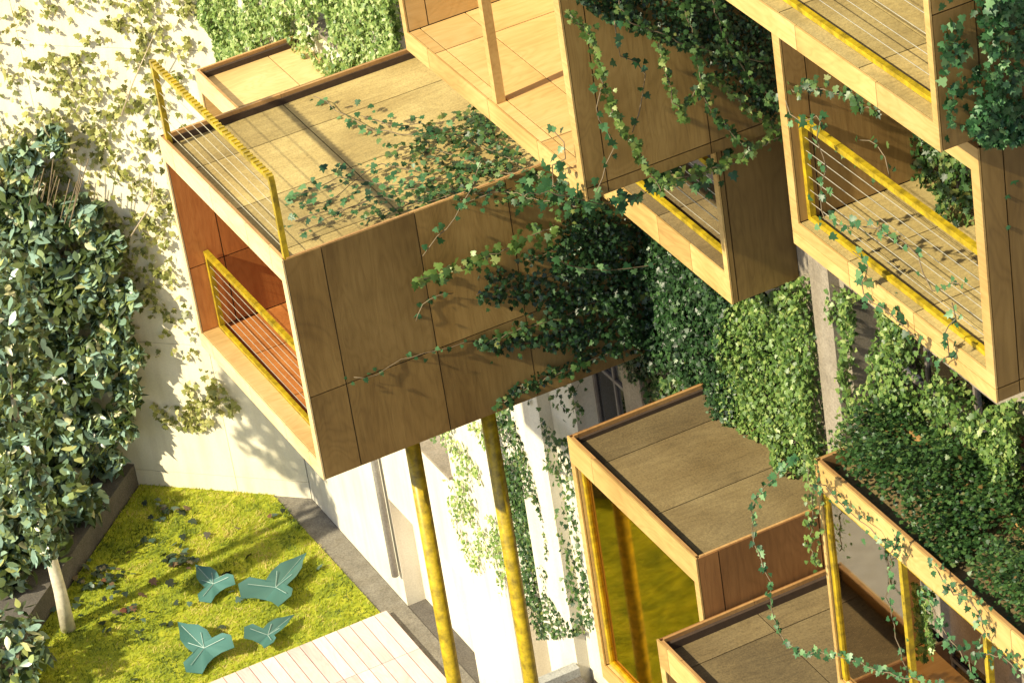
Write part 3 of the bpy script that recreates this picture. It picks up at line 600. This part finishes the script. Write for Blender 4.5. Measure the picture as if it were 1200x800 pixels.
V('vine curling from the big open box to the railed box corner', [(800, 120), (825, 90), (850, 105), (880, 130), (910, 150), (918, 110)], dict(X=4.1), size=.09, mat='ivy_bright', spacing=.04, dens=2, wide=.03)
V('vine along the bottom edge of the big open box', [(775, 210), (820, 200), (860, 185), (900, 165), (915, 155)], dict(X=4.0), size=.09, mat='ivy_bright', spacing=.04, dens=2, wide=.03)
V('vine down the side wall of the shallow railed box', [(885, 160), (870, 200), (880, 240), (890, 260), (895, 300), (910, 320)], dict(X=3.3), size=.085, spacing=.06, wide=.06, mat='ivy')
V('vine hanging over the railing of the right hand box', [(925, 120), (940, 140), (965, 135), (965, 165), (972, 200), (965, 240), (985, 262), (1010, 262), (1040, 265)], dict(Y=-1.45), size=.085, spacing=.055, dens=1, wide=.04, mat='ivy_teal')
V('arched vine across the inner wall of the right hand box', [(918, 108), (935, 103), (960, 100), (985, 108), (1000, 112), (1030, 125)], dict(Y=-1.3), size=.08, spacing=.04, dens=2, wide=.035, mat='ivy')
V('bare stemmed vine slanting behind the right hand railing', [(925, 125), (960, 150), (1000, 180), (1045, 210), (1040, 170), (1010, 160)], dict(Y=-1.1), size=.075, spacing=.09, wide=.03, mat='ivy')
V('vine lying on the deck of the right hand box', [(1055, 275), (1075, 290), (1088, 320), (1100, 338), (1120, 330), (1135, 330)], dict(Y=-1.45), size=.08, spacing=.09, wide=.03)
V('small vine near the corner of the right hand box', [(1120, 355), (1125, 375), (1112, 390), (1118, 410), (1105, 425)], dict(Y=-1.46), size=.085, spacing=.07, dens=1, wide=.05)
V('vine on the lower fascia of the right hand box', [(1005, 292), (1022, 310), (1015, 335), (1030, 352), (1060, 375), (1085, 400)], dict(Y=-1.46), size=.11, spacing=.07, dens=1, wide=.05)
V('vine hanging over the right side of the right hand box', [(1205, 195), (1175, 205), (1165, 225), (1180, 240), (1175, 260)], dict(X=9.5), size=.09, spacing=.08, wide=.03)
V('long loose vine swinging below the bare deck', [(938, 533), (915, 555), (890, 585), (886, 615), (897, 650), (907, 680), (910, 710), (918, 740), (945, 760), (985, 765), (1020, 778), (1060, 790), (1110, 805)], dict(Y=-1.9), size=.085, spacing=.075, dens=2, wide=.018)
V('vine straggling down the left edge of the planted box', [(950, 545), (955, 570), (957, 600), (955, 630), (958, 660)], dict(Y=-1.4), size=.065, spacing=.03, dens=2, wide=.04, mat='ivy_bright')
V('vine down the bronze glass pane', [(1055, 625), (1048, 655), (1047, 690), (1052, 720), (1060, 755), (1068, 790)], dict(Y=-1.45), size=.075, spacing=.06, wide=.02)
V('vine over the upper fascia of the planted box', [(962, 560), (985, 580), (1000, 598), (1022, 612), (1035, 630), (1062, 640), (1045, 655)], dict(Y=-1.4), size=.07, spacing=.05, wide=.05)
V('vine over the right fascia of the planted box', [(1100, 660), (1120, 690), (1140, 700), (1160, 730), (1150, 760), (1185, 770), (1200, 790)], dict(Y=-1.4), size=.07, spacing=.05, dens=2, wide=.05)
V('vine hanging inside the open bay of the planted box', [(1085, 690), (1110, 735), (1125, 755), (1140, 775), (1150, 800)], dict(Y=-1.2), size=.075, spacing=.04, dens=2, wide=.04)
V('vine hanging across the dark window at the right', [(1110, 470), (1118, 500), (1122, 540), (1128, 565)], dict(Y=-.1), size=.08, spacing=.04, dens=3, wide=.06, mat='ivy_bright')
V('vine beside the planted roof on the dark window wall', [(1145, 480), (1150, 510), (1160, 550), (1168, 600)], dict(Y=-.1), size=.08, spacing=.04, dens=3, wide=.06, mat='ivy_bright')

for lb, pts_, dn in (('uppermost streak of dark ivy on the side of the large box', [(790, 262), (740, 268), (690, 280), (650, 292), (615, 305)], 4),
        ('streak of dark ivy just under the bright drooping vine', [(790, 322), (730, 322), (680, 318), (620, 325), (565, 322)], 4),
        ('middle streak of dark ivy on the side of the large box', [(785, 352), (730, 350), (690, 347), (640, 352), (600, 347), (558, 345)], 5),
        ('densest streak of dark ivy above the seam of the large box', [(780, 376), (730, 385), (690, 392), (640, 397), (600, 402), (560, 400)], 7),
        ('ragged streak of ivy hanging below the long seam', [(770, 397), (720, 410), (680, 425), (640, 440), (610, 452), (588, 472)], 4),
        ('short spur of ivy climbing between two seams', [(690, 350), (660, 335), (630, 340), (600, 335), (575, 350)], 3)):
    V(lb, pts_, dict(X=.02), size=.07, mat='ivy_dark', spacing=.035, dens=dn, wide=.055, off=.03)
for lb, pts_, dn in (('fan strand of ivy over the roof beside the big open box, nearest its corner', [(690, 245), (650, 225), (610, 200), (575, 175), (560, 150), (545, 140)], 3),
        ('fan strand of ivy curling back across the roof middle', [(680, 240), (630, 215), (580, 205), (530, 185), (490, 178), (450, 190)], 2),
        ('fan strand of ivy along the roof edge joint', [(680, 245), (630, 240), (590, 228), (550, 232), (510, 240), (470, 248), (430, 262)], 3)):
    V(lb, pts_, dict(Z=12.37), size=.08, mat='ivy', spacing=.045, dens=dn, wide=.07)
for lb, pts_ in (('loose strand reaching the upper railing across the large box roof', [(560, 190), (500, 205), (440, 200), (395, 235), (350, 246)]),
        ('loose strand near the middle joint of the large box roof', [(600, 190), (540, 165), (500, 150), (460, 152), (420, 140)]),
        ('loose strand beside the near edge of the large box roof', [(600, 225), (540, 238), (480, 226), (430, 240), (385, 262), (350, 280)])):
    V(lb, pts_, dict(Z=12.37), size=.085, mat='ivy_teal', spacing=.07, dens=2, wide=.08)
for lb, pts_ in (('slanting vine from the top edge across the big open box side', [(830, -10), (845, 40), (870, 80), (905, 120)]),
        ('vine draping to the right under the top edge of the big open box', [(720, -10), (740, 25), (790, 45), (840, 60), (890, 70)]),
        ('vine dropping past the middle seam of the big open box', [(800, 10), (812, 60), (822, 110), (850, 150), (880, 175)])):
    V(lb, pts_, dict(X=4.15), size=.07, mat='ivy', spacing=.035, dens=3, wide=.035)
# ------------------------------------------------------------------ tree
TB = np.array([-12.67, -4.45, .02])
tr = empty('leafy_tree', tuple(TB), 'slim tree with a pale bark trunk and narrow crown rising from the lawn', 'tree')
kid('trunk', MB().tube([tuple(TB), tuple(TB+(-.02, .02, .7)), tuple(TB+(-.08, .02, 1.5)), tuple(TB+(-.05, .0, 2.6)), tuple(TB+(0, .0, 4)), tuple(TB+(.05, .05, 4.8))], [.12, .10, .085, .065, .04, .015], 12).mesh('trunk', True), plain('pale birch bark', (.72, .66, .52), .7, 0, (.50, .44, .33), 9), tr)
g = MB()
for k in range(14):
    a = rng.uniform(0, 2*math.pi); z = rng.uniform(1.4, 4.4); l = rng.uniform(.2, .5); s_ = TB+np.array([0, 0, z])
    g.tube([tuple(s_), tuple(s_+np.array([math.cos(a)*l*.5, math.sin(a)*l*.5, .25])), tuple(s_+np.array([math.cos(a)*l, math.sin(a)*l, .6]))], [.03, .018, .006], 5)
kid('branch', g.mesh('branch'), M['stem'], tr)
def at_depth(px, d): return CAM+(RIGHT*((px[0]-600)/FPX)+DOWN*((px[1]-400)/FPX)+FWD)*d
d0 = float((TB-CAM)@FWD)
def clumps(specs, dens, flat=None):
    P = []; Q = []
    for c, R_ in specs:
        n_ = int(dens*R_*R_+120); d = rng.normal(size=(n_, 3)); d /= np.linalg.norm(d, axis=1)[:, None]
        rr = R_*(.45+.6*rng.random(n_)**.5)*(.55+.9*vnoise(d*1.6+c, 1.7)); o_ = d*rr[:, None]
        if flat is not None: o_ -= (o_@flat)[:, None]*flat*.55
        P.append(c+o_); Q.append(d)
    P = np.concatenate(P); Q = np.concatenate(Q)*.6+np.array([.12, -.3, .5]); k_ = P[:, 2] > .5
    if flat is not None: k_ &= ((P-PW0)@PWN) > .06
    return P[k_], Q[k_]
sp = [(TB+np.array([0, 0, h])-FWD*.55, r_) for h, r_ in ((1.55, .22), (1.95, .26), (2.4, .28), (2.9, .3), (3.4, .32))]+[(TB+np.array([0, 0, 4.1]), .6)]+[(TB+np.array([-.5, .1, h]), .75) for h in (4.4, 5.1, 5.7)]
P_, Q_ = clumps(sp, 650)
kid('crown', leaf_mesh('crown', P_, Q_, .17, OVAL, spread=.7, fold=.3), M['tree'], tr)
# big climbing shrub against the cream wall
wl = [(0, 250, .9), (55, 235, .55), (40, 175, .3), (105, 235, .35), (15, 330, 1.0), (85, 320, .65), (125, 300, .35), (0, 430, 1.0), (75, 410, .8), (120, 400, .45), (142, 365, .3),
      (30, 510, .8), (85, 490, .7), (118, 480, .4), (135, 520, .28), (75, 550, .45), (155, 330, .25), (165, 400, .2), (160, 440, .25), (152, 480, .25), (128, 560, .25), (140, 270, .2), (75, 150, .2), (-40, 300, 1.0), (-50, 450, 1.0)]
sp = [(atP((px, py))+PWN*(.35+.35*r_), r_) for px, py, r_ in wl]
sb = atP((60, 545)); sb[2] = .42; sb = sb+PWN*.4
cs = empty('climbing_shrub', tuple(sb), 'huge teal leaved shrub climbing the cream wall along the left edge', 'shrub')
P_, Q_ = clumps(sp, 2100, PWN)
sp = [(at((px, py), Z=.42+.75*r_), r_) for px, py, r_ in ((20, 580, .65), (70, 585, .5), (0, 630, .6), (40, 630, .45), (100, 590, .3), (5, 670, .35))]
P2, Q2 = clumps(sp, 1700)
kid('foliage', leaf_mesh('foliage', np.concatenate([P_, P2]), np.concatenate([Q_, Q2]), .235, OVAL, spread=.75, fold=.3), M['tree'], cs)
for k in range(8):
    e = atP((rng.uniform(-20, 110), rng.uniform(150, 400)))+PWN*.4
    kid('stem', MB().tube([tuple(sb+rng.normal(size=3)*np.array([.1, .1, 0])), tuple((sb+e)/2+rng.normal(size=3)*.15), tuple(e)], [.035, .02, .006], 6).mesh('stem', True), M['stem'], cs)
# dry upright stalks poking out of the shrub
for k in range(14):
    x_ = rng.uniform(50, 105); y_ = rng.uniform(225, 250); p = atP((x_, y_))+PWN*.7; q2 = atP((x_+rng.uniform(5, 22), y_-rng.uniform(40, 70)))+PWN*.6
    kid('stalk', MB().tube([tuple(p), tuple((p+q2)/2), tuple(q2)], .008, 4).mesh('stalk'), M['stem'], cs)
# low shrub in front
def shrub(label, px, Y, R_, n_, mat, size, name='leafy_shrub'):
    c = at(px, Y=Y); b_ = (c[0], Y, .42 if True else 0); s = empty(name, b_, label, 'shrub')
    g = MB()
    for k in range(9):
        a = rng.uniform(0, 6.28); e = c+rng.normal(size=3)*R_*.35; g.tube([b_, tuple((np.array(b_)+e)/2+rng.normal(size=3)*.05), tuple(e)], [.03, .02, .008], 5)
    kid('stem', g.mesh('stem'), M['stem'], s)
    d = rng.normal(size=(n_, 3)); d /= np.linalg.norm(d, axis=1)[:, None]; rr = R_*(.4+.6*rng.random(n_)**.5)*(.6+.8*vnoise(d*1.5+c, 1.5))
    kid('foliage', leaf_mesh('foliage', c+d*rr[:, None], d*.5+np.array([.1, -.3, .6]), size, OVAL, spread=.6, fold=.3), M[mat], s)
shrub('leafy shrub in the bottom left corner below the tree', (12, 765), -5.6, .62, 480, 'tree', .2)
# twigs
for lb, segs in (('forked pale twig left of the upper yellow railing', [(150, 125), (165, 85), (190, 30)]), ('curved pale twig beside the upper left edge of the large box', [(160, 268), (178, 240), (188, 220), (192, 190)])):
    pp = [atP(a_)+PWN*(.25+.05*i) for i, a_ in enumerate(segs)]; g = MB().tube([tuple(x) for x in pp], [.013, .010, .006][:len(pp)] if len(pp) == 3 else [.013, .011, .009, .006], 6)
    top('dry_twig', g, M['twig'], lb, 'twig', smooth=True)
# big fallen leaves
BL = np.array([(0,-.36),(.12,-.40),(.28,-.50),(.36,-.30),(.30,-.16),(.16,-.08),(.19,.10),(.16,.30),(.07,.48),(0,.68),(-.07,.48),(-.15,.30),(-.17,.10),(-.15,-.08),(-.34,-.14),(-.40,-.32),(-.26,-.50),(-.12,-.40)], float)
def big_leaf(label, px, sz, tip_px, roll=.3):
    c = at(px, Z=.14); t_ = at(tip_px, Z=.16)-c; t_ /= np.linalg.norm(t_); nrm_ = np.array([.25, -.3, 1.]); nrm_ -= (nrm_@t_)*t_; nrm_ /= np.linalg.norm(nrm_); b_ = np.cross(t_, nrm_)
    roll *= .6
    g = MB(); ctr = [tuple(c+nrm_*.03)]
    prof = [tuple(c+sz*(x*b_+y*t_+nrm_*(abs(x)*roll-.25*y*y*.4+.04))) for x, y in BL]
    g.v += ctr+prof+[tuple(np.array(p)-nrm_*.008) for p in ctr+prof]; n_ = len(BL); g.t += [.5]*(2*n_+2)
    for i in range(n_):
        j = (i+1) % n_
        g.f += [[0, 1+i, 1+j], [n_+1, n_+2+j, n_+2+i], [1+i, n_+2+i, n_+2+j, 1+j]]; g.m += [0, 0, 0]
    root = empty('fallen_leaf', tuple(c), label, 'leaf', 'large teal leaves on the lawn')
    g.t = [random.random() for _ in g.t]; kid('blade', g.mesh('blade'), M['tealleaf'], root)
    v = MB()
    for tx, ty in ((0, .6), (.12, .15), (-.12, .15), (.3, -.3), (-.32, -.3)):
        v.tube([tuple(c+nrm_*.032+t_*(-.1*sz)), tuple(c+sz*(tx*b_*.9+ty*t_*.9+nrm_*(abs(tx)*roll-.1*ty*ty+.05)))], .006, 4)
    kid('vein', v.mesh('vein'), M['twigpale'], root)
M['twigpale'] = plain('pale leaf vein', (.32, .44, .40), .6)
big_leaf('large teal lobed leaf on the lawn, upper left of the four', (248, 682), .85, (226, 658))
big_leaf('large teal leaf on the lawn, upper right of the four, tilted up', (328, 684), 1.2, (352, 655), .5)
big_leaf('large teal lobed leaf on the lawn nearest the bottom edge', (236, 756), 1.12, (212, 732))
big_leaf('narrow curled teal leaf on the lawn just above the plank deck', (318, 742), .75, (338, 725), .8)
